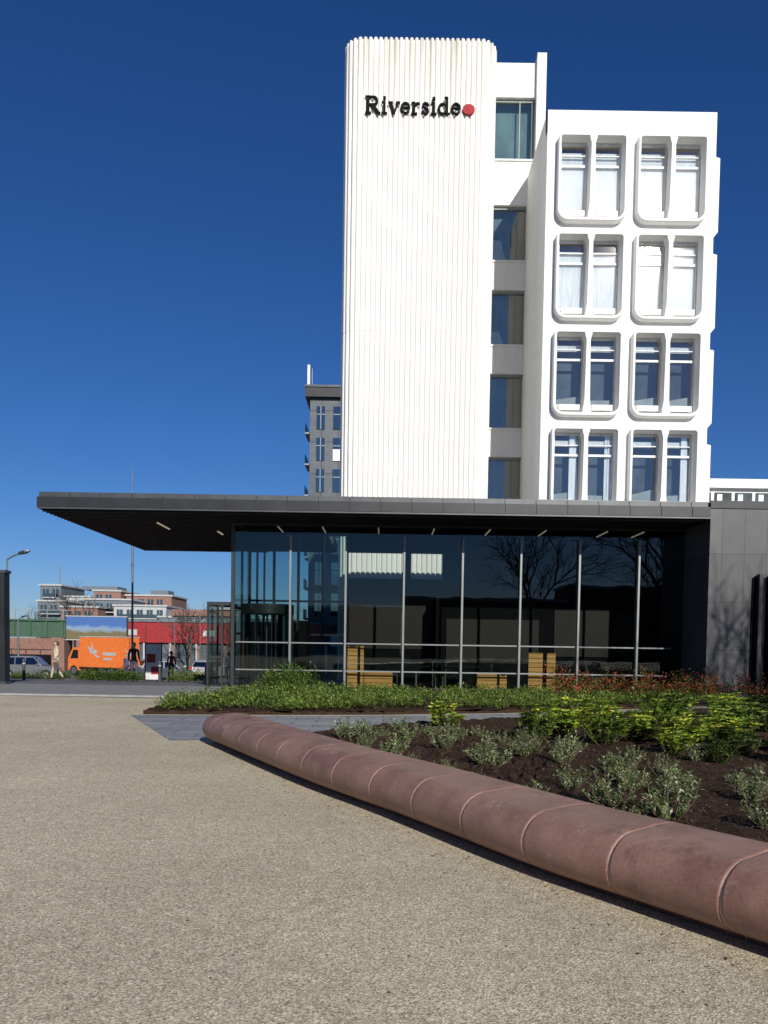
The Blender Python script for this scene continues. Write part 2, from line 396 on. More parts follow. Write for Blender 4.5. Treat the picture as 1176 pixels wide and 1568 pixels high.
for r in range(6):
    zt = 22.1 - 3.86 * r; zb_ = zt - 3.43; c0 = zt - 3.66; c1 = zt + .2
    for ci, (a0, a1, f0, f1) in enumerate(cols):
        rt, rb = .17, .44
        L1 = rectl(a0, a1, c0, c1, by); L2 = rrect(f0, f1, zb_, zt, rt, rb, by)
        L3 = rrect(f0 + .01, f1 - .01, zb_ + .01, zt - .01, rt, rb, by - pr + .03); L3b = rrect(f0 + .03, f1 - .03, zb_ + .03, zt - .03, rt, rb, by - pr)
        L4 = rrect(f0 + .11, f1 - .11, zb_ + .13, zt - .10, rt - .07, rb - .1, by - pr)
        L5 = rrect(f0 + .17, f1 - .17, zb_ + .26, zt - .15, rt - .1, rb - .28, by + .06); L6 = rrect(f0 + .17, f1 - .17, zb_ + .26, zt - .15, rt - .1, rb - .28, by + .5)
        b.loops([L1, L2, L3, L3b, L4, L5, L6], whiteB)
        xm = (f0 + f1) / 2
        fz0, fz1 = zb_ + .14, zt - .11
        for zz0, zz1, w0, w1 in ((fz0, fz0 + .5, .18, .11), (fz0 + .5, fz1 - .3, .11, .08), (fz1 - .3, fz1, .08, .16)):
            V = [(xm - w0, by - pr + .004, zz0), (xm + w0, by - pr + .004, zz0), (xm + w0 * 1.3, by + .45, zz0), (xm - w0 * 1.3, by + .45, zz0),
                 (xm - w1, by - pr + .004, zz1), (xm + w1, by - pr + .004, zz1), (xm + w1 * 1.3, by + .45, zz1), (xm - w1 * 1.3, by + .45, zz1)]
            b.mesh(V, [(0, 1, 5, 4), (1, 2, 6, 5), (3, 0, 4, 7)], whiteB)
        for wi, (wx0, wx1) in enumerate(((f0 + .17, xm - .11), (xm + .11, f1 - .17))):
            wz0, wz1 = zb_ + .3, zt - .16; y = by + .2
            b.box(wx0 + .14, wx1 - .14, by - .1, y - .06, wz0 - .02, wz0 + .2, whiteB)
            g.face([(wx0, y, wz0), (wx1, y, wz0), (wx1, y, wz1), (wx0, y, wz1)], g_win)
            t = .05
            for q in ((wx0, wx0 + t, wz0, wz1), (wx1 - t, wx1, wz0, wz1), (wx0 + t, wx1 - t, wz1 - .1, wz1), (wx0 + t, wx1 - t, wz0, wz0 + .25), (wx0 + t, wx1 - t, wz1 - .95, wz1 - .86), (wx0 + t, wx1 - t, wz1 - .52, wz1 - .48)):
                fr.box(q[0], q[1], y - .05, y + .03, q[2], q[3], fr_w)
            yb2 = y + .07
            if r == 0:
                bl.face([(wx0, yb2, wz0), (wx1, yb2, wz0), (wx1, yb2, wz1 - .88), (wx0, yb2, wz1 - .88)], blind)
                bl.face([(wx0, yb2 + .05, wz1 - .86), (wx1, yb2 + .05, wz1 - .86), (wx1, yb2 + .05, wz1 - .3), (wx0, yb2 + .05, wz1 - .3)], curt)
            elif r == 1:
                bl.face([(wx0, yb2, wz0), (wx1, yb2, wz0), (wx1, yb2, wz1 - .1 - .3 * (1 - ci)), (wx0, yb2, wz1 - .1 - .3 * (1 - ci))], curt if ci == 0 else blind)
            else:
                k = random.choice([0, 1, 1, 2])
                for _ in range(k):
                    w = (wx1 - wx0) * U(.12, .35)
                    xa = wx0 + .05 if R() < .5 else wx1 - w - .05
                    bl.face([(xa, yb2 + .03 * _, wz0), (xa + w, yb2 + .03 * _, wz0), (xa + w * .7, yb2 + .03 * _, wz1), (xa, yb2 + .03 * _, wz1)], curt)
                bl.face([(wx0, yb2 + .1, wz1 - .5), (wx1, yb2 + .1, wz1 - .5), (wx1, yb2 + .1, wz1 - .25), (wx0, yb2 + .1, wz1 - .25)], curt)
                bl.face([(wx0, yb2 + .1, wz0), (wx1, yb2 + .1, wz0), (wx1, yb2 + .1, wz0 + U(.4, .8)), (wx0, yb2 + .1, wz0 + .5)], fr_g)
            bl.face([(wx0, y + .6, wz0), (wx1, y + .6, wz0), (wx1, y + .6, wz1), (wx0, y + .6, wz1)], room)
zlow = 22.1 - 3.86 * 5 - 3.66
b.box(bx0, bx1, by, by + .4, -1.5, zlow, whiteB)
b.box(bx0, bx0 + .35, by + .003, yr + 5, -1.5, top - .003, whiteB); b.box(bx1 - .35, bx1, by + .003, yr + 5, -1.5, top - .003, whiteB)
b.box(bx0 + .35, bx1 - .35, by + .41, yr + 5, top - .4, top - .01, whiteB)
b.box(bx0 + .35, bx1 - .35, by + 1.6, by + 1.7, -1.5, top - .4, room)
for r in range(6):
    zt = 22.1 - 3.86 * r
    for ya in (by + .35, by + 4.4):
        V = [(bx1, ya, zt - 3.85), (bx1, ya + 3.7, zt - 3.85), (bx1, ya + 3.7, zt - .45), (bx1, ya, zt - .45)]
        V2 = [(bx1 + .34, ya + .08, zt - 3.45), (bx1 + .34, ya + 3.62, zt - 3.45), (bx1 + .34, ya + 3.62, zt - .5), (bx1 + .34, ya + .08, zt - .5)]
        b.loops([V, V2], whiteB, False, True)
o = b.obj('projecting_window_block', office); fixn(o)
g.obj('window_glazing', office); fr.obj('window_frames', office); bl.obj('blinds_and_curtains', office)

b = B(); b.box(14.2, 60, 42, 55, -1.5, 10.1, whiteB)
k = 14.6
while k < 45:
    b.box(k, k + .85, 41.93, 42.02, 8.7, 9.55, room); b.box(k + .1, k + .35, 41.88, 41.925, 8.8, 9.45, blind)
    k += 1.05
b.box(14.2, 60, 41.7, 42.01, 9.75, 10.2, whiteB); b.obj('low_white_office_wing')

# ------------------------------------------------------------------ sign letters
sign = empty('building_sign')
def ribbon(b, P, w, y, mat, cx=0, cz=0, sc=1, dep=.09):
    P = [Vector(p) for p in P]; lf = []; rt = []
    for i, p in enumerate(P):
        if i == 0: d = P[1] - P[0]
        elif i == len(P) - 1: d = P[-1] - P[-2]
        else: d = (P[i + 1] - P[i]).normalized() + (P[i] - P[i - 1]).normalized()
        d.normalize(); n = Vector((-d.y, d.x)) * w / 2
        lf.append(p + n); rt.append(p - n)
    def T(q, yy): return (cx + q.x * sc, yy, cz + q.y * sc)
    for i in range(len(P) - 1):
        b.face([T(lf[i], y), T(rt[i], y), T(rt[i + 1], y), T(lf[i + 1], y)], mat)
        b.face([T(lf[i], y), T(lf[i + 1], y), T(lf[i + 1], y + dep), T(lf[i], y + dep)], mat)
        b.face([T(rt[i + 1], y), T(rt[i], y), T(rt[i], y + dep), T(rt[i + 1], y + dep)], mat)
    for i in (0, len(P) - 1): b.face([T(lf[i], y), T(rt[i], y), T(rt[i], y + dep), T(lf[i], y + dep)], mat)
def arc(cx, cz, rx, rz, a0, a1, n=18): return [(cx + rx * math.cos(math.radians(a0 + (a1 - a0) * k / n)), cz + rz * math.sin(math.radians(a0 + (a1 - a0) * k / n))) for k in range(n + 1)]
W = .22; T_ = .11
G = {
 'R': (1.34, [([(.25, 0), (.25, 1.46)], .26), ([(.25, 1.4)] + arc(.72, 1.08, .32, .32, 90, -90) + [(.25, .76)], .14), ([(.93, 1.3), (1.03, 1.08), (.93, .88)], .14), ([(.62, .74), (1.12, .05)], .26), ([(0, .05), (.52, .05)], T_), ([(0, 1.41), (.4, 1.41)], T_), ([(.98, .05), (1.34, .05)], T_)]),
 'i': (.58, [([(.29, 0), (.29, 1.0)], W), ([(.03, .05), (.55, .05)], T_), ([(.06, .95), (.3, .95)], T_), ([(.29, 1.2), (.29, 1.43)], .25)]),
 'v': (1.02, [([(.2, .98), (.52, .03)], .23), ([(.52, .03), (.86, .98)], .13), ([(0, .95), (.42, .95)], T_), ([(.68, .95), (1.04, .95)], T_)]),
 'e': (.92, [(arc(.46, .5, .34, .42, 0, 325, 26), .15), ([(.1, .53), (.86, .53)], .09), ([(.16, .3), (.12, .5), (.16, .72)], .2)]),
 'r': (.82, [([(.24, 0), (.24, 1.0)], W), ([(0, .05), (.54, .05)], T_), ([(.02, .95), (.25, .95)], T_), ([(.26, .6), (.38, .82), (.55, .9), (.74, .84)], .17)]),
 's': (.78, [([(.66, .74), (.54, .9), (.36, .94), (.2, .87), (.15, .73), (.24, .6), (.46, .48), (.6, .37), (.62, .22), (.5, .09), (.32, .06), (.18, .12), (.1, .28)], .15)]),
 'd': (1.12, [(arc(.46, .48, .34, .41, 0, 360, 28), .15), ([(.82, 0), (.82, 1.46)], W), ([(.58, 1.41), (.85, 1.41)], T_), ([(.85, .05), (1.08, .05)], T_), ([(.16, .28), (.12, .48), (.16, .7)], .2)]),
}
cur = -1.17; sc = .485
yy = 35.31
for idx, ch in enumerate('Riverside'):
    adv, st = G[ch]; b = B()
    for k, (P2, w) in enumerate(st): ribbon(b, P2, w, yy - .003 * k, black, cur, 23.87, sc, .1)
    b.obj('letter_%d_%s' % (idx + 1, ch), sign); cur += adv * sc + .016
b = B(); n = 28; cur += .03
A = [(cur + .26 + .26 * math.cos(2 * math.pi * k / n), yy, 24.09 + .21 * math.sin(2 * math.pi * k / n)) for k in range(n)]
C = [(p[0], yy + .1, p[2]) for p in A]; b.loops([A, C], redm, False, True)
b.obj('red_dot', sign)

# ------------------------------------------------------------------ pavilion
pav = empty('glass_pavilion')
zc, zr = 5.76, 6.3; yF, yG, yB, yL = 26.4, 28.6, 32.0, 37.9
b = B()
b.box(-11.2, 10.4, yF, 32.2, zc, zr - .16, metal_d)
b.box(-11.2, -2.25, 32.2, yL, zc, zr - .16, metal_d)
b.box(-11.22, 10.4, yF - .02, yF - .003, zc, zc + .05, metal_l)
b.box(-11.1, 10.4, yF + .12, 32.1, zr - .16, zr, metal_d); b.box(-11.1, -2.3, 32.1, yL - .1, zr - .16, zr - .002, metal_d)
b.box(-10.9, 25, yF + .5, yF + .56, zr, zr + .06, metal_l)
b.obj('canopy_roof', pav)
b = B(); k = -11.2
while k < 10.3:
    b.box(k + .012, min(k + .99, 10.39), yF - .03, yF - .001, zc + .06, zr - .17, metal_d)
    b.box(k + .012, min(k + .99, 10.39), yF + .09, yF + .118, zr - .15, zr + .01, metal_l); k += 1.0
k = yF
while k < yL - .5:
    b.box(-11.235, -11.202, k + .012, k + .99, zc + .04, zr - .17, metal_d); k += 1
b.obj('fascia_panels', pav)
b = B(); y = yF + .12
while y < yL - .1:
    x1_ = 10.38 if y < yG - .2 else (-5.42)
    b.box(-11.1, x1_, y, y + .12, zc - .07, zc - .002, soff); y += .3
b.obj('soffit_slats', pav)
b = B()
b.box(-8.0, -7.94, 28.6, 30.2, zc - .1, zc - .072, ltm); b.box(-6.3, -6.24, 30.6, 31.5, zc - .1, zc - .072, ltm)
for x in (-3.9, -2.3, -.3, 1.7, 3.7, 5.7, 7.9, 9.2):
    b.box(x, x + .035, 29.4, 30.9, zc - .05, zc - .02, ltm)
b.obj('linear_ceiling_lights', pav)
b = B()
mull = [-5.3, -3.3, -1.38, .64, 2.67, 4.69, 6.72, 8.78]
for x in mull[1:]: b.box(x - .032, x + .032, yG - .2, yG - .02, .05, zc - .45, alu)
b.box(-5.38, -5.26, yG - .06, yG + .06, 0, zc - .002, fr_d)
for z in (.62, 1.58): b.box(-5.2, 10.0, yG - .07, yG - .021, z - .022, z + .022, alu)
b.box(-5.25, 10.38, yG - .06, yG + .05, 0, .06, fr_d); b.box(-5.25, 10.38, yG - .03, yG + .05, zc - .12, zc - .004, fr_d)
for y in (30.4, 32.2, 34, 36): b.box(-5.36, -5.28, y - .04, y + .04, 0, zc - .004, fr_d)
b.box(-5.36, -5.28, yG + .07, 37, 2.75, 2.85, fr_d)
b.obj('mullions_transoms', pav)
b = B(); b.face([(-5.25, yG, .05), (10.4, yG, .05), (10.4, yG, zc - .01), (-5.25, yG, zc - .01)], g_pav)
b.face([(-5.32, yG + .07, .0), (-5.32, yB + 0, .0), (-5.32, yB, zc - .01), (-5.32, yG + .07, zc - .01)], g_pav)
b.face([(-5.3, yB, .0), (-1.5, yB, .0), (-1.5, yB, zc - .01), (-5.3, yB, zc - .01)], g_back)
b.obj('glazing', pav)
b = B()
for x in (-5.3, -4.35, -3.4, -2.45, -1.5): b.box(x - .05, x + .05, yB - .06, yB + .06, 0, zc - .003, fr_d)
for z in (1.9, 3.2): b.box(-5.25, -1.55, yB - .055, yB + .055, z - .04, z + .04, fr_d)
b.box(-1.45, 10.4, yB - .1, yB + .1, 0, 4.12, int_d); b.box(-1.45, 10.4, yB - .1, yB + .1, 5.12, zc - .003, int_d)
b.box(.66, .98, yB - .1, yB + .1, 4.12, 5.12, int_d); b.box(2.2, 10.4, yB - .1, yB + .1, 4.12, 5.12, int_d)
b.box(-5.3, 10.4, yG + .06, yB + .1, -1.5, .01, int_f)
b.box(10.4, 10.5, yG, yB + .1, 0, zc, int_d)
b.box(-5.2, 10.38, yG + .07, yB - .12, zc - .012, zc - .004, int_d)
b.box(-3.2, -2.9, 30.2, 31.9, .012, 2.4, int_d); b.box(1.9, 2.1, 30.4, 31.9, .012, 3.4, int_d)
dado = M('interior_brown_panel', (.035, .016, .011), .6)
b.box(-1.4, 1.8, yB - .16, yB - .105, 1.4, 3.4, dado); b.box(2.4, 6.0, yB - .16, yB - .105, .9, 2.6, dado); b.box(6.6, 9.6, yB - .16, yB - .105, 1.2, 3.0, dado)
b.obj('interior_walls_floor', pav)
b = B()
def slat(x0, x1, z0, z1, y):
    k = z0
    while k < z1 - .02: b.box(x0, x1, y, y + .05, k, min(z1, k + .14), wood); k += .16
    b.box(x0, x0 + .05, y + .052, y + .1, .012, z1, wood); b.box(x1 - .05, x1, y + .052, y + .1, .012, z1, wood)
slat(-1.3, -.95, .05, 1.5, 28.85); slat(-.7, .3, .05, .62, 28.9); slat(-.85, -.73, .05, 1.5, 28.9); slat(3.3, 4.0, .05, .6, 28.9); slat(4.1, 4.35, .05, .55, 28.9); slat(5.1, 5.6, .05, 1.35, 28.85); slat(5.75, 6.05, .05, 1.35, 28.85)
b.obj('timber_slat_furniture', pav)
b = B(); tbl = M('table_grey', (.05, .055, .055), .5)
for x in (1.2, 2.9, 7.2, 8.6):
    b.box(x - .6, x + .6, 30.2, 30.9, .74, .78, tbl); b.tube((x, 30.55, .02), (x, 30.55, .74), .04, .04, 8, alu)
    for dx in (-.9, .9):
        b.box(x + dx - .22, x + dx + .22, 30.3, 30.75, .43, .48, tbl); b.box(x + dx * 1.22 - .02, x + dx * 1.22 + .02, 30.3, 30.75, .48, .9, tbl)
        for q in (-.19, .19):
            for w in (30.33, 30.72): b.tube((x + dx + q, w, .012), (x + dx + q, w, .43), .014, .014, 5, alu)
b.obj('cafe_tables', pav)
b = B(); cxd, cyd, rd = -4.28, 29.75, .92
for k in range(10):
    a0 = 2 * math.pi * k / 10; a1 = 2 * math.pi * (k + 1) / 10
    p = (cxd + rd * math.cos(a0), cyd + rd * math.sin(a0)); q = (cxd + rd * math.cos(a1), cyd + rd * math.sin(a1))
    b.tube((p[0], p[1], .01), (p[0], p[1], 2.6), .03, .03, 6, fr_d)
    if k not in (2, 7): b.face([(p[0], p[1], .02), (q[0], q[1], .02), (q[0], q[1], 2.6), (p[0], p[1], 2.6)], g_back)
b.tube((cxd, cyd, 2.6), (cxd, cyd, 2.95), rd + .04, rd + .04, 28, fr_d)
for a in (.5, .5 + math.pi / 2): 
    c, s_ = math.cos(a) * rd * .95, math.sin(a) * rd * .95
    for q in (-1, 1): b.tube((cxd + q * c, cyd + q * s_, .05), (cxd + q * c, cyd + q * s_, 2.55), .03, .03, 6, fr_d); 
    b.tube((cxd - c, cyd - s_, .15), (cxd + c, cyd + s_, .15), .05, .05, 6, fr_d)
b.tube((cxd, cyd, .01), (cxd, cyd, 2.6), .04, .04, 8, alu)
b.obj('revolving_door', pav)
b = B()
for x in (-6.25, -5.75, -5.42):
    for y in (28.9, 30.6): b.box(x - .035, x + .035, y - .035, y + .035, 0, 2.85, fr_d)
b.box(-6.285, -5.385, 28.86, 28.94, 2.86, 2.98, fr_d); b.box(-6.285, -5.385, 30.56, 30.64, 2.86, 2.98, fr_d); b.box(-6.29, -6.21, 28.95, 30.55, 2.86, 2.98, fr_d)
b.face([(-6.25, 28.9, 0.02), (-5.42, 28.9, .02), (-5.42, 28.9, 2.85), (-6.25, 28.9, 2.85)], g_pav)
b.face([(-6.25, 28.9, 0.02), (-6.25, 30.6, .02), (-6.25, 30.6, 2.85), (-6.25, 28.9, 2.85)], g_pav)
b.box(-6.2, -5.45, 28.86, 28.895, 1.0, 1.06, fr_d)
b.obj('entrance_lobby', pav)
b = B()
b.box(10.4, 26, yF, yB + .1, -1.5, 6.28, cladm); b.box(10.38, 26, yF - .04, yF - .003, 6.1, 6.34, metal_d)
for x in (11.9, 12.3, 12.7, 13.1): b.box(x, x + .12, yF - .32, yF - .07, 0, 4.0, metal_d)
b.box(11.8, 14, yF - .06, yF - .004, 0, 3.9, int_d)  # flat dark panel on the cladding, painting in the shade of a doorway recess
b.obj('slate_clad_wing', pav)

# ------------------------------------------------------------------ apartment tower behind
apt = empty('apartment_tower')
am = fret_mat('apartment_cladding', (.055, .065, .075), (.09, .105, .12), 1.6, 3.0, (.03, .035, .04), .05)
ag = glass('apartment_glass', (.3, .38, .42), (.9, .85, .75), .02, .3)
b = B(); b.box(-7.55, 2, 80, 92, -1.5, 25.2, am); b.box(-8.0, 2, 79.5, 92.4, 25.2, 26.1, metal_d); b.box(-8.05, 2, 79.4, 92.5, 26.1, 26.3, metal_l)
b.box(-7.95, -7.7, 81, 81.3, 26.3, 28.7, fr_w); b.tube((-7.5, 81.2, 26.3), (-7.5, 81.2, 28.4), .06, .04, 6, alu)
for r in range(9):
    z = 24.6 - r * 3
    for x, w in ((-6.9, .8), (-5.3, 1.6), (-3.2, 1.1), (-1.7, 1.0)):
        b.box(x, x + w, 79.93, 80.02, z - 2.4, z - .2, ag); b.box(x + w / 2 - .04, x + w / 2 + .04, 79.9, 79.925, z - 2.4, z - .2, fr_g); b.box(x, x + w, 79.9, 79.925, z - 1.0, z - .92, fr_g)
    b.box(-8.05, -7.56, 80.3, 83.5, z - 2.75, z - 2.6, fr_g); b.box(-8.05, -8.0, 80.3, 83.5, z - 2.6, z - 1.7, ag)
    if r % 2: b.box(-5.3, -4.0, 79.88, 79.895, z - 2.4, z - 1.3, curt)
b.obj('tower_body', apt)

# ------------------------------------------------------------------ distant left buildings
brick = M('brick', (.24, .13, .10), .8); pal = M('pale_render', (.42, .43, .42), .8); gr = M('grey_cladding', (.13, .155, .18), .6)
ter = M('terrace_brick', (.10, .06, .045), .8)
wg = glass('far_window', (.15, .2, .24), (.9, 1, 1), .05, .2)
def flat_block(b, x0, x1, y, z1, mat, dep=14, balc=False):
    b.box(x0, x1, y, y + dep, -1.5, z1, mat); b.box(x0 - .3, x1 + .3, y - .3, y + dep, z1, z1 + .35, pal)
    z = z1 - .5
    while z > 0:
        x = x0 + .6
        while x + 1.2 < x1:
            b.box(x, x + 1.3, y - .04, y + .02, z - 1.9, z - .2, wg); b.box(x + .62, x + .68, y - .08, y - .041, z - 1.9, z - .2, pal); x += 2.1
        if balc: b.box(x0 + 1, x1 - 1, y - 1.2, y - .1, z - 2.2, z - 2.0, pal); b.box(x0 + 1, x1 - 1, y - 1.2, y - 1.15, z - 2, z - 1.2, wg)
        z -= 2.8
b = B()
flat_block(b, -75, -70.5, 178, 13.0, gr, balc=True); flat_block(b, -70.2, -65, 180, 10.7, pal); flat_block(b, -64.8, -58.8, 182, 12.2, brick, balc=True)
flat_block(b, -73, -67, 172, 9.3, gr, balc=True); flat_block(b, -64, -54, 174, 9.9, gr, balc=True); flat_block(b, -58.2, -48, 184, 11.4, brick)
flat_block(b, -66.5, -59, 168, 8.0, brick); flat_block(b, -57, -46, 172, 8.6, pal, balc=True); b.tube((-71.5, 180, 13), (-71.5, 180, 17.5), .15, .1, 6, alu)
b.box(-68, -60, 183.5, 190, 12.6, 13.4, gr); b.box(-53, -49, 185, 190, 11.8, 12.8, gr)
b.obj('distant_apartment_blocks')
b = B(); flat_block(b, -47, -20, 170, 6.3, gr); b.box(-44, -30, 169, 180, 6.7, 8.0, brick); b.box(-36, -28, 168.5, 178, 8.05, 8.9, pal); b.obj('distant_low_building')
redf = M('red_fascia', (.30, .018, .02), .5)
b = B(); b.box(-24.5, -6, 76, 90, -1.4, 3.25, brick); b.box(-24.8, -6, 75.6, 75.99, 1.35, 3.2, redf); b.box(-25, -6, 75.5, 80, 3.26, 3.45, gr)
x = -24.3; i = 0
while x < -7:
    b.box(x, x + 1.9, 75.9, 75.99, -1.2, 1.2, room); b.box(x + 2.0, x + 2.2, 75.4, 75.59, -1.4, 1.3, pal)
    if i % 3 == 0: b.box(x + .3, x + 1.4, 75.57, 75.595, 2.0, 2.55, pal)
    b.box(x + 2.2, x + 2.26, 75.55, 75.595, 1.35, 3.2, fr_d); x += 2.4; i += 1
b.obj('shop_parade')
greenm = M('green_girder', (.045, .10, .06), .6)
b = B(); b.box(-90, -29.3, 76, 77, 1.7, 3.2, greenm); x = -90
while x < -29.5: b.box(x, x + .15, 75.85, 75.99, 1.7, 3.2, greenm); x += 1.5
b.box(-90, -29.3, 75.8, 77, 3.205, 3.35, greenm)
x = -90
while x < -29.5: b.box(x, x + .06, 76.2, 76.26, 3.35, 4.2, fr_g); x += 1.5
b.box(-90, -29.3, 76.2, 76.26, 4.2, 4.26, fr_g)
for x in (-60, -45, -31): b.box(x, x + 1.2, 76, 78, -1.4, 1.69, brick)
b.box(-90, -29.3, 84, 86, -1.4, 1.6, brick)
b.obj('railway_bridge')

pm, nt, out = new_mat('poster_landscape')
v = coords(nt); sp = nt.nodes.new('ShaderNodeSeparateXYZ'); nt.links.new(v, sp.inputs[0])
nn = noise(nt, v, 1.1, 5); ad = nt.nodes.new('ShaderNodeMath'); ad.operation = 'MULTIPLY_ADD'
nt.links.new(nn, ad.inputs[0]); ad.inputs[1].default_value = -1.1; nt.links.new(sp.outputs[2], ad.inputs[2])
rr = nt.nodes.new('ShaderNodeValToRGB'); e = rr.color_ramp.elements; e[0].color = (.16, .13, .06, 1); e[0].position = .05; e[1].color = (.06, .14, .36, 1); e[1].position = .75
x = e.new(.3); x.color = (.22, .28, .33, 1); x = e.new(.42); x.color = (.2, .3, .45, 1)
nt.links.new(ad.outputs[0], rr.inputs[0]); bsdf(nt, out, rr.outputs[0], .4)
b = B(); b.box(-2.65, 2.65, 0, .1, .0, 2.0, pm); b.box(-2.75, 2.75, .1, .2, -.1, 2.1, fr_d)
b.box(-2.75, 2.75, -.03, .098, 2.002, 2.08, pal); b.box(-2.75, 2.75, -.03, .098, -.08, -.002, pal)
for x in (-2, 0, 2): b.box(x - .08, x + .08, .2, .35, -3.2, 2, fr_d)
o = b.obj('advertising_billboard', loc=(-25.4, 72, 1.55))

# ------------------------------------------------------------------ vehicles
tyre = M('tyre', (.015, .015, .015), .8); hub = M('hub', (.35, .35, .36), .35, .7)
lamp_r = M('tail_lamp', (.5, .02, .02), .3); lamp_w = M('head_lamp', (.8, .8, .8), .15)
cglass = glass('car_glass', (.06, .07, .08), (1, 1, 1), .02, .12)
def wheel(b, x, y, z, r, w, side):
    b.tube((x, y, z), (x, y + side * w, z), r, r, 20, tyre); b.tube((x, y + side * w, z), (x, y + side * (w + .012), z), r * .62, r * .55, 16, hub)
    for k in range(5):
        a = 2 * math.pi * k / 5; b.box(x + math.cos(a) * r * .3 - .03, x + math.cos(a) * r * .3 + .03, min(y + side * (w + .012), y + side * (w + .02)), max(y + side * (w + .012), y + side * (w + .02)), z + math.sin(a) * r * .3 - .03, z + math.sin(a) * r * .3 + .03, tyre)
def car(name, loc, rz, col, suv=False, Lc=4.3):
    e = empty(name, loc); e.rotation_euler.z = rz
    paint = M(name + '_paint', col, .25, .3, .05); H = 1.68 if suv else 1.45; hw = .88
    body = [(-Lc / 2, .35), (-Lc / 2 - .02, .62), (-Lc / 2 + .06, .92), (-Lc / 2 + .3, H * .60), (-.7, H * .615), (.75, H * .61), (Lc / 2 - .35, H * .53), (Lc / 2 - .05, H * .44), (Lc / 2 + .02, .5), (Lc / 2 - .02, .28), (Lc / 2 - .5, .22), (-Lc / 2 + .5, .22)]
    b = B(); secs = []
    for y, k, dz in ((-hw, .94, .02), (-hw + .05, .99, 0), (-hw + .16, 1, .012), (hw - .16, 1, .012), (hw - .05, .99, 0), (hw, .94, .02)):
        secs.append([(x * k, y, z + (dz if z > .5 else -dz * .5)) for x, z in body])
    b.loops(secs, paint, False, True)
    gh0 = [(-Lc / 2 + .32, H * .60), (-Lc / 2 + .62, H - .1), (-Lc / 2 + 1.1, H), (.1, H), (.45, H - .06), (1.05, H * .605)]
    V = []
    for sgn in (-1, 1):
        for x, z in gh0:
            t = (z - H * .6) / (H * .4); V.append((x, sgn * (hw - .05 - .2 * t), z))
    n = len(gh0); b.mesh(V, [(k, k + 1, n + k + 1, n + k) for k in range(n - 1)] + [tuple(range(n)), tuple(range(n, 2 * n))[::-1]], paint)
    for sgn in (-1, 1):
        def wpt(x, z):
            t = (z - H * .6) / (H * .4); return (x, sgn * (hw - .042 - .2 * t), z)
        z0, z1 = H * .635, H - .1
        for a0, a1, c0, c1 in ((-Lc / 2 + .5, -Lc / 2 + .72, -Lc / 2 + 1.25, -Lc / 2 + 1.25), (-Lc / 2 + 1.32, -Lc / 2 + 1.32, -.2, -.2), (-.12, -.12, .88, .4)):
            b.face([wpt(a0, z0), wpt(c0, z0), wpt(c1, z1), wpt(a1, z1)], cglass)
        for x in (-Lc / 2 + .85, Lc / 2 - .85):
            wheel(b, x, sgn * (hw - .2), .33, .33, .21, sgn)
            A = [(x + .4 * math.cos(math.radians(a)), sgn * (hw + .003), .33 + .4 * math.sin(math.radians(a))) for a in range(0, 181, 15)]
            b.face(A, tyre)
        b.box(.72, .88, min(sgn * hw, sgn * (hw + .17)), max(sgn * hw, sgn * (hw + .17)), H * .62, H * .70, paint)
        b.box(Lc / 2 - .28, Lc / 2 - .02, min(sgn * .5, sgn * .82), max(sgn * .5, sgn * .82), .6, .7, lamp_w)
        b.box(-Lc / 2 - .015, -Lc / 2 + .12, min(sgn * .6, sgn * .83), max(sgn * .6, sgn * .83), .75, .95, lamp_r)
    for xa, za, xb, zb2 in ((-Lc / 2 + .36, H * .635, -Lc / 2 + .6, H - .13), (1.0, H * .63, .5, H - .09)):
        s0 = -.012 if xa < 0 else .012
        b.face([(xa + s0 * 2, -hw + .14, za), (xa + s0 * 2, hw - .14, za), (xb + s0 * 2, hw - .24, zb2), (xb + s0 * 2, -hw + .24, zb2)], cglass)
    b.box(-Lc / 2 - .04, -Lc / 2, -.26, .26, .45, .56, M('plate', (.7, .6, .15), .4)); b.box(Lc / 2, Lc / 2 + .04, -.26, .26, .42, .52, lamp_w)
    b.obj('body', e); return e
car('parked_suv', (-26.0, 60, -1.4), .12, (.16, .17, .18), True)
car('parked_car', (-29.3, 63, -1.4), .1, (.7, .7, .7))
car('parked_car.001', (-16.6, 62, -1.4), .3, (.06, .07, .09)); car('parked_car.002', (-18.9, 68, -1.4), 1.3, (.4, .41, .43)); car('parked_car.003', (-14.1, 66, -1.4), 1.4, (.5, .5, .5)); car('parked_car.004', (-32.5, 70, -1.4), .05, (.05, .05, .06))
org = M('orange_paint', (.80, .19, .035), .5, var=.1)
tr = empty('orange_box_truck', (-22.3, 66, -1.4)); tr.rotation_euler.z = math.radians(-28)
b = B(); b.box(-2.1, 2.3, -1.05, 1.05, .75, 3.15, org); b.box(-2.15, 2.35, -1.08, 1.08, 3.15, 3.22, pal); b.box(-2.15, 2.35, -1.08, 1.08, .66, .75, fr_d)
def bird(pts, y): b.mesh([(px_, y, pz_) for px_, pz_ in pts], [tuple(range(len(pts)))], pal)
bird([(-1.3, 2.5), (-.9, 1.9), (-.3, 1.75), (-.05, 2.05), (-.5, 2.15), (-.7, 2.75), (-.8, 2.2)], -1.056)
bird([(-.6, 1.75), (-.1, 1.5), (.2, 1.6), (-.2, 1.72)], -1.058)
b.face([(2.304, -.7, 2.4), (2.304, .0, 1.9), (2.304, .7, 2.2), (2.304, .1, 1.6)], pal); b.face([(2.306, -.4, 1.3), (2.306, .6, 1.6), (2.306, .4, 1.2)], pal)
b.box(.5, 1.9, -1.056, -1.051, 1.7, 1.95, pal); b.box(.5, 1.5, -1.056, -1.051, 1.35, 1.5, pal); b.box(2.3, 2.33, -.02, .02, .8, 3.1, fr_d)
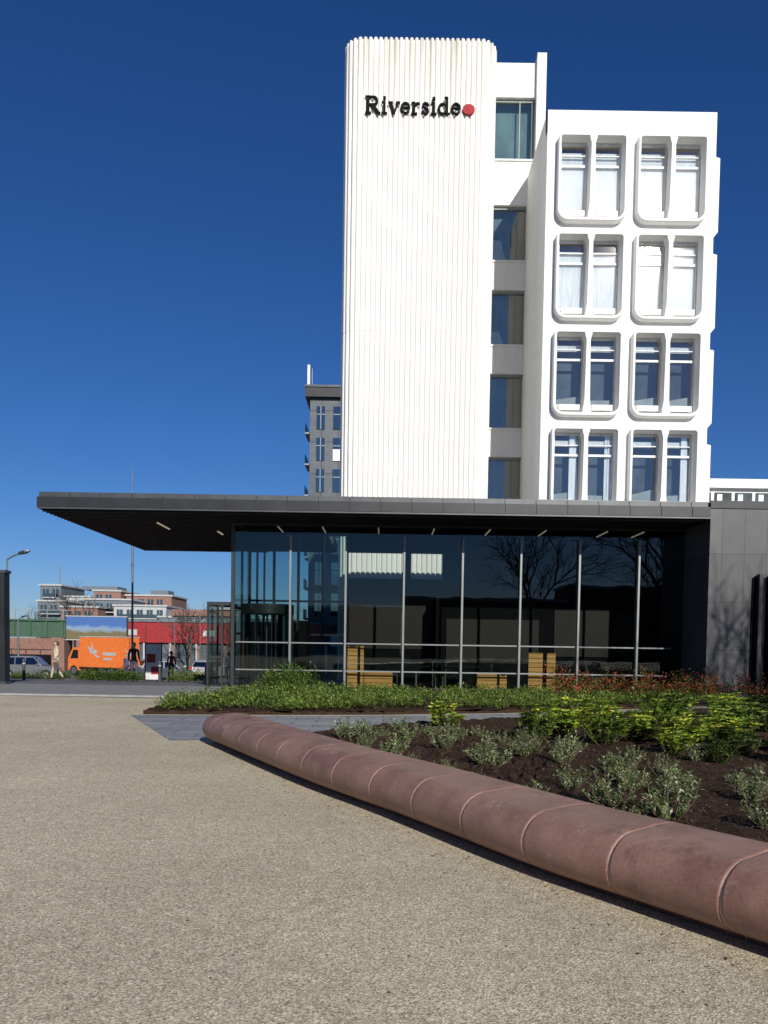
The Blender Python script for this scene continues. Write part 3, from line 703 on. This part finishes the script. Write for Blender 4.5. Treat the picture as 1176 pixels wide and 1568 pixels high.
V = [(-3.6, -.95, .45), (-2.2, -.95, .45), (-2.2, -.95, 2.3), (-3.0, -.95, 2.3), (-3.55, -.95, 1.45)]
b.loops([V, [(x, .95, z) for x, _, z in V]], org, False, True)
b.face([(-3.585, -.8, 1.47), (-3.585, .8, 1.47), (-3.05, .8, 2.2), (-3.05, -.8, 2.2)], cglass); b.face([(-3.3, -.956, 1.4), (-2.4, -.956, 1.4), (-2.4, -.956, 2.1), (-2.95, -.956, 2.1)], cglass)
for x in (-2.9, 1.2):
    for sgn in (-1, 1): wheel(b, x, sgn * .72, .42, .42, .25, sgn)
b.box(2.33, 2.38, -.95, -.7, .7, .85, lamp_r); b.box(2.33, 2.38, .7, .95, .7, .85, lamp_r); b.box(-3.66, -3.58, -.8, .8, .45, .7, fr_d)
b.obj('cab_and_box', tr)

# ------------------------------------------------------------------ street furniture
post = M('post_grey', (.16, .17, .18), .45, .5)
def lamp(name, x, y, h, arm, r=.07):
    b = B(); z = gz(y)
    b.tube((0, 0, 0), (0, 0, 1.1), r * 1.5, r * 1.4, 12, post); b.tube((0, 0, 1.1), (0, 0, h), r, r * .6, 12, post)
    if arm:
        prev = (0, 0, h)
        for k in range(1, 6):
            q = (arm * .6 * k / 5, 0, h + .22 * math.sin(k / 5 * 1.3)); b.tube(prev, q, .035, .03, 8, post); prev = q
        V0 = [(prev[0], -.1, prev[2] - .02), (prev[0], .1, prev[2] - .02), (prev[0], .08, prev[2] + .07), (prev[0], -.08, prev[2] + .07)]
        V1 = [(prev[0] + arm * .3, -.14, prev[2] + .03), (prev[0] + arm * .3, .14, prev[2] + .03), (prev[0] + arm * .3, .1, prev[2] + .13), (prev[0] + arm * .3, -.1, prev[2] + .13)]
        V2 = [(prev[0] + arm * .5, -.05, prev[2] + .1), (prev[0] + arm * .5, .05, prev[2] + .1), (prev[0] + arm * .5, .04, prev[2] + .16), (prev[0] + arm * .5, -.04, prev[2] + .16)]
        b.loops([V0, V1, V2], fr_d, False, True)
    b.obj(name, loc=(x, y, z))
lamp('street_lamp', -13.85, 30, 4.45, .75, .05)
b = B(); b.tube((0, 0, 0), (0, 0, .9), .09, .08, 12, post); b.tube((0, 0, .9), (0, 0, 8.9), .055, .045, 12, post); b.tube((0, 0, 8.9), (0, 0, 10.4), .035, .02, 8, post); b.tube((0, 0, 5.6), (0, 0, 5.75), .07, .07, 10, post); b.obj('tall_mast', loc=(-12.35, 40, gz(40)))
lamp('street_lamp.001', -26.9, 60, 4.3, .5, .09); lamp('street_lamp.002', -14.9, 58, 4.2, .4, .05); lamp('street_lamp.003', -15.8, 70, 5.0, -.5, .05); lamp('street_lamp.004', -12.2, 66, 4.4, .4, .05)
b = B(); b.box(-14.2, -12.98, 27.9, 28.3, -.1, 3.8, metal_d); b.box(-14.24, -12.94, 27.86, 28.34, 3.8, 3.9, metal_l); b.box(-14.25, -12.93, 27.85, 28.35, -.1, .1, metal_l); b.obj('dark_totem_pillar')
ban = M('banner_print', (.62, .60, .60), .6, var=.2); 
b = B(); b.box(-.38, .38, 0, .03, .1, 1.75, ban); b.box(-.3, .1, -.006, -.002, .9, 1.3, redf); b.box(-.1, .28, -.006, -.002, .35, .7, redf); b.box(-.4, -.36, -.02, .05, 0, 1.85, fr_d); b.box(.36, .4, -.02, .05, 0, 1.85, fr_d); b.box(-.45, .45, -.2, .2, 0, .06, fr_d)
b.obj('pavement_banner_sign', loc=(-10.75, 38, gz(38)))
b = B(); b.box(-.2, .2, 0, .05, 0, 1.0, pal); b.box(-.15, .15, -.006, -.002, .5, .9, gr); b.box(-.25, .25, -.15, .2, -.02, .05, fr_d); b.obj('pavement_banner_sign.001', loc=(-8.6, 40, gz(40)))
bol = M('bollard', (.05, .05, .055), .5)
for k, (x, y) in enumerate(((-9.9, 36), (-8.9, 36.5), (-7.9, 37), (-15.9, 36))):
    b = B(); b.tube((0, 0, 0), (0, 0, .85), .07, .06, 12, bol); b.tube((0, 0, .85), (0, 0, .93), .075, .05, 12, bol); b.tube((0, 0, .7), (0, 0, .75), .072, .072, 12, pal)
    b.obj('bollard' + ('' if k == 0 else '.%03d' % k), loc=(x, y, gz(y)))

# ------------------------------------------------------------------ people
skin = M('skin', (.5, .32, .24), .6); hair = M('hair', (.05, .03, .02), .7)
def skinned(name, verts, edges, rad, mat, parent, root=0, sub=1):
    me = bpy.data.meshes.new(name); me.from_pydata(verts, edges, []); o = bpy.data.objects.new(name, me); scene.collection.objects.link(o)
    me.materials.append(mat); o.parent = parent
    md = o.modifiers.new('s', 'SKIN'); md.use_smooth_shade = True
    for i, r in enumerate(rad):
        d = me.skin_vertices[0].data[i]; d.radius = r if isinstance(r, tuple) else (r, r); d.use_root = (i == root)
    s = o.modifiers.new('ss', 'SUBSURF'); s.levels = sub; s.render_levels = sub
    return o
def person(name, loc, rz, top, legc, coat=False, stride=.28, h=1.0, dark=hair, bag=None):
    e = empty(name, loc); e.rotation_euler.z = rz; e.scale = (h, h, h)
    tm = M(name + '_top', top, .8); lm = M(name + '_legs', legc, .8); sm = M(name + '_shoes', (.03, .03, .03), .6)
    V = [(0, 0, .96), (0, 0, 1.12), (.01, 0, 1.3), (.0, 0, 1.42), (.01, 0, 1.5), (.0, .17, 1.4), (.0, -.17, 1.4), (-.04, .22, 1.13), (-.06, -.22, 1.13), (.1, .22, .93), (.06, -.22, .91), (0, .09, .9), (0, -.09, .9)]
    E = [(0, 1), (1, 2), (2, 3), (3, 4), (3, 5), (3, 6), (5, 7), (6, 8), (7, 9), (8, 10), (0, 11), (0, 12)]
    rad = [(.15, .12), (.13, .105), (.155, .12), (.1, .09), .055, .065, .065, .05, .05, .036, .036, .1, .1]
    if coat:
        V += [(.06, .09, .66), (-.05, -.09, .66)]; E += [(11, 13), (12, 14)]; rad += [.13, .13]
    skinned('torso_and_sleeves', V, E, rad, tm, e)
    V = [(0, 0, .93), (0, .09, .88), (0, -.09, .88), (.09 + stride * .2, .09, .5), (-.02, -.09, .5), (stride * .75, .09, .1), (-stride * .9, -.09, .13)]
    skinned('legs', V, [(0, 1), (0, 2), (1, 3), (2, 4), (3, 5), (4, 6)], [.11, .095, .095, .062, .062, .042, .042], lm, e)
    for i, (x, y, z) in enumerate(((stride * .75, .09, .05), (-stride * .9, -.09, .06))):
        skinned('shoe_%d' % (i + 1), [(x - .06, y, z), (x + .06, y, z - .005), (x + .17, y, z - .02)], [(0, 1), (1, 2)], [.045, .045, .032], sm, e)
    bm = bmesh.new(); bmesh.ops.create_uvsphere(bm, u_segments=20, v_segments=16, radius=.115)
    for v in bm.verts:
        x, y, z = v.co; v.co = Vector((x * .92, y * .78, z * 1.08))
        if z < 0: v.co.y *= 1 + z * 2.4; v.co.x *= 1 + z * 1.0
        if x > .09 and -.03 < z < .01 and abs(y) < .03: v.co.x += .022
        if x > .08 and .01 < z < .04 and .02 < abs(y) < .06: v.co.x -= .008
    me = bpy.data.meshes.new('head'); bm.to_mesh(me); bm.free(); me.materials.append(skin); me.materials.append(dark)
    for p in me.polygons:
        p.use_smooth = True; c = p.center
        if c.z > .06 or (c.x < .01 and c.z > -.07): p.material_index = 1
    o = bpy.data.objects.new('head', me); o.location = (.02, 0, 1.625); scene.collection.objects.link(o); o.parent = e
    b = B()
    for s in (-1, 1):
        b.tube((.12, s * .032, 1.635), (.124, s * .032, 1.635), .009, .006, 8, black); b.tube((.01, s * .085, 1.62), (.0, s * .1, 1.625), .03, .02, 8, skin)
    b.box(.108, .116, -.022, .022, 1.565, 1.572, redm); b.tube((.01, 0, 1.46), (.02, 0, 1.56), .052, .05, 12, skin); b.obj('face_neck', e)
    skinned('hair', [(-.01, 0, 1.68), (-.06, 0, 1.62), (-.07, 0, 1.54)], [(0, 1), (1, 2)], [.1, .07, .04], dark, e)
    for i, (x, y, z) in enumerate(((.12, .22, .91), (.07, -.22, .89))):
        V = [(x, y, z), (x + .02, y, z - .05), (x + .03, y, z - .085)]; E = [(0, 1), (1, 2)]; rd_ = [.026, (.018, .034), (.014, .034)]
        skinned('palm_%d' % (i + 1), V, E, rd_, skin, e)
        for k, l in enumerate((.07, .08, .075, .06)):
            fx = x + .045 - .018 * k; skinned('finger_%d_%d' % (i + 1, k + 1), [(fx, y, z - .075), (fx + .004, y, z - .075 - l * .5), (fx - .002, y - .012, z - .075 - l)], [(0, 1), (1, 2)], [.009, .008, .007], skin, e)
        skinned('thumb_%d' % (i + 1), [(x + .03, y, z - .03), (x + .06, y - .01, z - .06), (x + .065, y - .015, z - .09)], [(0, 1), (1, 2)], [.011, .01, .008], skin, e)
    if bag:
        b = B(); bgm = M(name + '_bag', bag, .6); b.box(-.08, .12, .25, .36, .5, .82, bgm); b.tube((-.05, .3, .82), (.02, .3, .93), .008, .008, 6, bgm); b.tube((.09, .3, .82), (.02, .3, .93), .008, .008, 6, bgm); b.obj('shoulder_bag', e)
    return e
person('walking_woman', (-14.45, 36, gz(36)), math.radians(200), (.55, .45, .32), (.48, .4, .3), True, .3, 1.0, M('hair_brown', (.08, .045, .02), .7), (.05, .03, .02))
person('walking_man', (-11.35, 37, gz(37)), math.radians(-60), (.03, .035, .05), (.05, .06, .1), False, .26, 1.02)
person('pedestrian_in_red', (-12.0, 46, gz(46)), math.radians(120), (.35, .03, .04), (.04, .04, .06), False, .2, 1.0)
person('standing_pedestrian', (-8.95, 47, gz(47)), math.radians(-90), (.5, .5, .52), (.04, .04, .06), False, .08, 1.0)
person('standing_pedestrian.001', (-16.4, 52, gz(52)), math.radians(-100), (.06, .07, .12), (.04, .04, .06), False, .1, 1.0)

# ------------------------------------------------------------------ vegetation
def inpoly(x, y, P):
    c = False; n = len(P)
    for i in range(n):
        (x1, y1), (x2, y2) = P[i], P[(i + 1) % n]
        if (y1 > y) != (y2 > y) and x < (x2 - x1) * (y - y1) / (y2 - y1) + x1: c = not c
    return c
def leaf(b, p, d, l, w, mat):
    d = d.normalized(); s = d.cross(Vector((U(-.3, .3), U(-.3, .3), 1)))
    if s.length < .01: s = Vector((1, 0, 0))
    s.normalize(); n = s.cross(d); p = Vector(p); m = p + d * l * .5
    b.mesh([p, m + s * w / 2 + n * w * .12, p + d * l - n * l * .08, m - s * w / 2 + n * w * .12], [(0, 1, 2, 3)], mat)
def rdir(up=.3): 
    a = U(0, 2 * math.pi); return Vector((math.cos(a), math.sin(a), U(-.3, 1) + up)).normalized()
lf_g = leafmat('groundcover_leaf', (.045, .09, .018), (.16, .24, .04), (.29, .31, .07))
lf_y = leafmat('choisya_leaf', (.08, .17, .018), (.34, .46, .04), (.72, .68, .08), p2=.9)
lf_yg = leafmat('choisya_green_leaf', (.05, .12, .018), (.2, .31, .04), (.45, .48, .08))
lf_s = leafmat('sage_leaf', (.07, .11, .03), (.22, .30, .11), (.52, .54, .34), p2=.88)
lf_r = leafmat('photinia_leaf', (.05, .08, .02), (.16, .15, .04), (.42, .05, .03), p2=.8)
lf_b = leafmat('bay_leaf', (.03, .07, .015), (.10, .17, .03), (.22, .26, .05))
stemm = M('stem', (.13, .09, .05), .8)
def cover(name, poly, ncl, hmin, hmax, mat, ll, per, xr_, yr_, z0=.07, sp=.22):
    b = B(); k = 0; t = 0
    while k < ncl and t < ncl * 40:
        t += 1; x, y = U(*xr_), U(*yr_)
        if not inpoly(x, y, poly): continue
        k += 1; h = U(hmin, hmax); r = U(.7, 1.3) * sp
        for _ in range(per):
            a = U(0, 6.283); q = math.sqrt(R()) * r; zz = h * (1 - (q / r) ** 2 * .7) * math.sqrt(U(.05, 1))
            d = Vector((math.cos(a) * .7, math.sin(a) * .7, U(0, 1.2)))
            leaf(b, (x + q * math.cos(a), y + q * math.sin(a), z0 + zz), d, ll * U(.7, 1.3), ll * .5, mat)
    return b.obj(name)
def inset(poly):
    cx = sum(p[0] for p in poly) / len(poly); cy = sum(p[1] for p in poly) / len(poly)
    return [(x + (cx - x) * .03, y + (cy - y) * .05) for x, y in poly]
cover('groundcover_hedge', inset(bed1), 560, .12, .40, lf_g, .085, 52, (-5.3, 10.3), (17.4, 25.0), sp=.25)
cover('photinia_hedge', [(5, 22.8), (8, 23.3), (16, 25.6), (16, 26.2), (10.4, 26.2), (10, 27.3), (5.2, 27.3)], 120, .4, 1.0, lf_r, .10, 48, (5, 16), (22, 27.3), sp=.26)
cover('bay_hedge', [(-3.9, 25), (-2.6, 25), (-2.4, 27.4), (-3.7, 27.4)], 22, .5, .95, lf_b, .1, 120, (-4, -2), (25, 27.5), sp=.3)
cover('boxwood_hedge', [(-12.4, 32.6), (-10.0, 32.6), (-10.0, 33.6), (-12.4, 33.6)], 50, .4, .62, lf_b, .09, 70, (-12.4, -10), (32.6, 33.6), z0=-.15, sp=.26)
cover('boxwood_hedge.001', [(-9.2, 35), (-7.6, 35), (-7.6, 36), (-9.2, 36)], 26, .4, .75, lf_g, .09, 70, (-9.2, -7.6), (35, 36), z0=-.25, sp=.26)
cover('footway_planter_hedge', [(-19, 41), (-12.6, 41), (-12.6, 42), (-19, 42)], 60, .3, .55, lf_b, .09, 60, (-19, -12.6), (41, 42), z0=gz(41), sp=.3)

def bush_mesh(mat, h, r, nst, per, ll, lw, upright=.5, seed=0, rosette=False, mat2=None):
    random.seed(seed); b = B()
    for s_ in range(nst):
        a = U(0, 6.283); L_ = h * U(.5, 1.1); ro = U(.2, 1) ** .7 * r; L_ *= 1 - .45 * (ro / r) ** 2 * (1 - upright)
        ro *= U(.8, 1.25)
        p = Vector((math.cos(a) * r * .12, math.sin(a) * r * .12, 0)); tip = Vector((math.cos(a) * ro, math.sin(a) * ro, L_))
        mid = (p + tip) / 2 + Vector((math.cos(a), math.sin(a), 0)) * r * .18
        b.tube(p, mid, .007, .005, 3, stemm, False); b.tube(mid, tip, .005, .003, 3, stemm, False)
        for k in range(per):
            t = (k + R()) / per; t = .12 + .88 * t
            q = p * (1 - t) ** 2 + mid * 2 * t * (1 - t) + tip * t * t
            d = rdir(.35); l = ll * U(.6, 1.2) * (1.15 - .3 * t)
            leaf(b, q + d * .01, d, l, lw * U(.7, 1.2), mat2 if mat2 and t < .5 else mat)
        if rosette:
            for k in range(7):
                aa = k * .9; leaf(b, tip, Vector((math.cos(aa), math.sin(aa), .5)), ll * 1.1, lw * 1.2, mat)
    me = b.obj('tmp'); m = me.data; bpy.data.objects.remove(me); return m
def inst(name, mesh, x, y, z, s, i):
    o = bpy.data.objects.new(name, mesh); o.location = (x, y, z); o.scale = (s * U(.85, 1.15), s * U(.85, 1.15), s * U(.8, 1.2)); o.rotation_euler = (U(-.1, .1), U(-.1, .1), U(0, 6.28)); scene.collection.objects.link(o)
sage = [bush_mesh(lf_s, .36, .28, 19 + k, 23, .06, .025, .45, k) for k in range(5)]
chois = [bush_mesh(lf_y if k < 2 else lf_yg, .62, .42, 34, 19, .13, .055, .4, 10 + k, True, lf_b) for k in range(4)]
bay = [bush_mesh(lf_b, .66, .38, 32, 20, .12, .05, .4, 20 + k, True) for k in range(2)]
random.seed(5)
for k, (x, y, s) in enumerate(((1.1, 14.6, .65), (2.35, 12.6, .8), (3.0, 13.5, .95), (3.3, 12.2, .8), (3.95, 12.9, 1.0), (4.5, 12.0, .9), (4.7, 13.6, 1.05), (5.3, 12.6, 1.0), (5.9, 13.7, 1.1), (6.3, 12.3, .95), (5.1, 15.2, .95), (6.9, 15.6, 1.0), (3.9, 15.0, .9), (7.6, 13.2, 1.05), (8.6, 15.2, 1.05), (7.3, 17.3, .95), (9.4, 17.5, 1.0), (4.0, 11.2, .6))):
    inst('choisya_shrub', chois[(0, 2, 1, 3, 0)[k % 5]], x, y, .1, s, k)
for k, (x, y, s) in enumerate(((4.9, 11.3, .75), (5.9, 11.5, .9), (5.1, 14.3, 1.05), (6.8, 14.4, 1.1), (6.6, 11.0, .85), (8.3, 13.9, 1.2), (9.8, 19.5, 1.0), (7.2, 10.6, .9), (4.3, 10.4, .45), (5.4, 10.5, .7))):
    inst('bay_shrub', bay[k % 2], x, y, .1, s, k)
k = 0; placed = []
spots = [(2.5, 7.0, 1.1), (2.15, 7.55, .9), (1.35, 9.9, .95), (2.95, 8.0, .75), (-.6, 12.6, .95), (.25, 11.4, .75), (1.0, 8.6, .5), (1.95, 8.4, .75), (3.3, 8.9, .85), (2.7, 9.4, .95), (3.6, 7.9, .85), (.4, 12.6, .85), (4.5, 8.6, .9)]
for x, y, s in spots: inst('sage_plant', sage[k % 5], x, y, .1, s, k); k += 1; placed.append((x, y))
inner = [(x + .25, y + .1) for x, y in [(-1.1, 12.7)] + backline[1:6]] + [(4.6, 6.5), (7, 9.5), (7, 12), (3, 12), (1.8, 13.6), (0.4, 14.6)]
t = 0
while k < 68 and t < 4000:
    t += 1; x, y = U(-1.2, 7), U(4.5, 14.6)
    if y < 6.6 and x < 4: continue
    if not inpoly(x, y, inner) or any((x - a) ** 2 + (y - c) ** 2 < .49 ** 2 for a, c in placed): continue
    placed.append((x, y)); inst('sage_plant', sage[k % 5], x, y, .1, U(.4, .95), k); k += 1
b = B(); chip = M('bark_chip', (.085, .05, .032), .9, var=.6, scale=30)
for _ in range(9000):
    x, y = U(-1.2, 8), U(3.5, 14)
    if inpoly(x, y, bed2):
        d = Vector((U(-1, 1), U(-1, 1), U(-.3, .6))); leaf(b, (x, y, .13 + U(0, .02)), d, U(.02, .06), U(.01, .025), chip)
b.obj('bark_mulch')
b = B(); lit = M('dry_leaf', (.2, .13, .06), .9)
for _ in range(220):
    s_ = U(0, L[-1] - 1); p, d = at(s_); nrm = Vector((d.y, -d.x)); 
    if nrm.x > 0: nrm = -nrm
    q = p + nrm * (abs(random.gauss(0, .25)) - .12); leaf(b, (q.x, q.y, .012), Vector((U(-1, 1), U(-1, 1), .15)), U(.015, .04), U(.01, .02), lit)
spot = M('dark_pebble', (.07, .055, .04), .9)
for _ in range(500):
    x, y = U(-8, 3), U(2.5, 20); b.tube((x, y, .004), (x, y, .009), U(.004, .012), .003, 5, spot)
b.obj('leaf_litter')

bark = M('bark', (.10, .08, .06), .9)
def tree(name, x, y, z, h, seed, tw=5, spread=.55, droop=0, r0=None, nb=3):
    random.seed(seed); b = B(); r0 = r0 or h * .018
    def grow(p, d, l, r, lev):
        n = 3; q = p; dd = d
        for k in range(n):
            dd = (dd + Vector((U(-1, 1), U(-1, 1), U(-.5, .7) - droop * (tw - lev) * .25)) * .13).normalized()
            nq = q + dd * l / n; ra, rb = r * (1 - .3 * k / n), r * (1 - .3 * (k + 1) / n)
            b.tube(q, nq, ra, rb, 6 if lev > 2 else 3, bark, False); q = nq
            if lev > 1 and lev < tw and R() < .6:
                a = U(0, 6.28); o = dd.orthogonal().normalized(); o = Matrix.Rotation(a, 3, dd) @ o
                grow(q, (dd + o * spread * U(.8, 1.5)).normalized(), l * U(.45, .7), rb * .5, lev - 1)
        if lev > 0:
            a0 = U(0, 6.28)
            for k in range(nb):
                o = dd.orthogonal().normalized(); o = Matrix.Rotation(a0 + 6.28 * k / nb, 3, dd) @ o
                grow(q, (dd + o * spread * U(.6, 1.2)).normalized(), l * U(.62, .85), r * .6, lev - 1)
    grow(Vector((0, 0, 0)), Vector((0, 0, 1)), h * .3, r0, tw)
    return b.obj(name, loc=(x, y, z))
tree('bare_tree', 17.5, 8, 0, 13, 3, 5)
tree('bare_tree.001', 17.0, -34, 0, 17, 4, 5, .6, .15)
tree('bare_tree.002', 32, -38, 0, 15, 9, 5, .6, .1)
tree('bare_tree.003', -43.5, 118, -1.4, 12, 12, 4)
tree('bare_tree.004', -17.0, 72, -1.4, 7.5, 13, 4); tree('bare_tree.005', -30, 92, -1.4, 6, 14, 4); tree('bare_tree.006', -13.2, 70, -1.4, 6, 15, 4); tree('bare_tree.007', -55, 130, -1.4, 9, 16, 4)
random.seed(11)
b = B(); 
for x0_, x1_, z1_ in ((-40, -18, 7.5), (-17.3, 2, 6.2), (2.7, 24, 7.6), (24.7, 60, 9.5)):
    flat_block(b, x0_, x1_, 0, z1_, ter, 10)
b.obj('brick_terrace', loc=(0, -62, 0))

# ------------------------------------------------------------------ light, sky, camera
sd = Vector((.31, -1, .49)).normalized()
sun = bpy.data.lights.new('sun', 'SUN'); sun.energy = 4.9; sun.angle = math.radians(.53); sun.color = (1, .955, .88)
so = bpy.data.objects.new('sun', sun); scene.collection.objects.link(so); so.rotation_euler = sd.to_track_quat('Z', 'Y').to_euler(); so.location = (20, -40, 40)
w = bpy.data.worlds.new('World'); scene.world = w; w.use_nodes = True; nt = w.node_tree
bg = nt.nodes['Background']; sk = nt.nodes.new('ShaderNodeTexSky'); sk.sky_type = 'NISHITA'; sk.sun_disc = False
sk.sun_elevation = math.asin(sd.z); sk.sun_rotation = math.atan2(sd.x, sd.y); sk.air_density = .95; sk.dust_density = .15; sk.ozone_density = 3.0; sk.altitude = 200
tint = mixrgb(nt, 1.0, sk.outputs[0], (.55, .70, 1.04), 'MULTIPLY')
hs = nt.nodes.new('ShaderNodeHueSaturation'); hs.inputs['Saturation'].default_value = 1.10; nt.links.new(tint, hs.inputs['Color'])
nt.links.new(hs.outputs[0], bg.inputs[0]); bg.inputs[1].default_value = .07

cam = bpy.data.cameras.new('camera'); co = bpy.data.objects.new('camera', cam); scene.collection.objects.link(co)
cam.sensor_fit = 'VERTICAL'; cam.sensor_height = 36; cam.sensor_width = 27; cam.lens = 1250 / 1568 * 36; cam.shift_y = 256 / 1568
cam.clip_end = 6000; cam.clip_start = .05
p = math.radians(2.5); th = math.radians(.9)
fw = Vector((0, math.cos(p), -math.sin(p))); u0 = Vector((0, math.sin(p), math.cos(p))); r0 = Vector((1, 0, 0))
rt = r0 * math.cos(th) + u0 * math.sin(th); up = u0 * math.cos(th) - r0 * math.sin(th)
mt = Matrix((rt, up, -fw)).transposed().to_4x4(); mt.translation = Vector((0, 0, 1.6)); co.matrix_world = mt
scene.camera = co
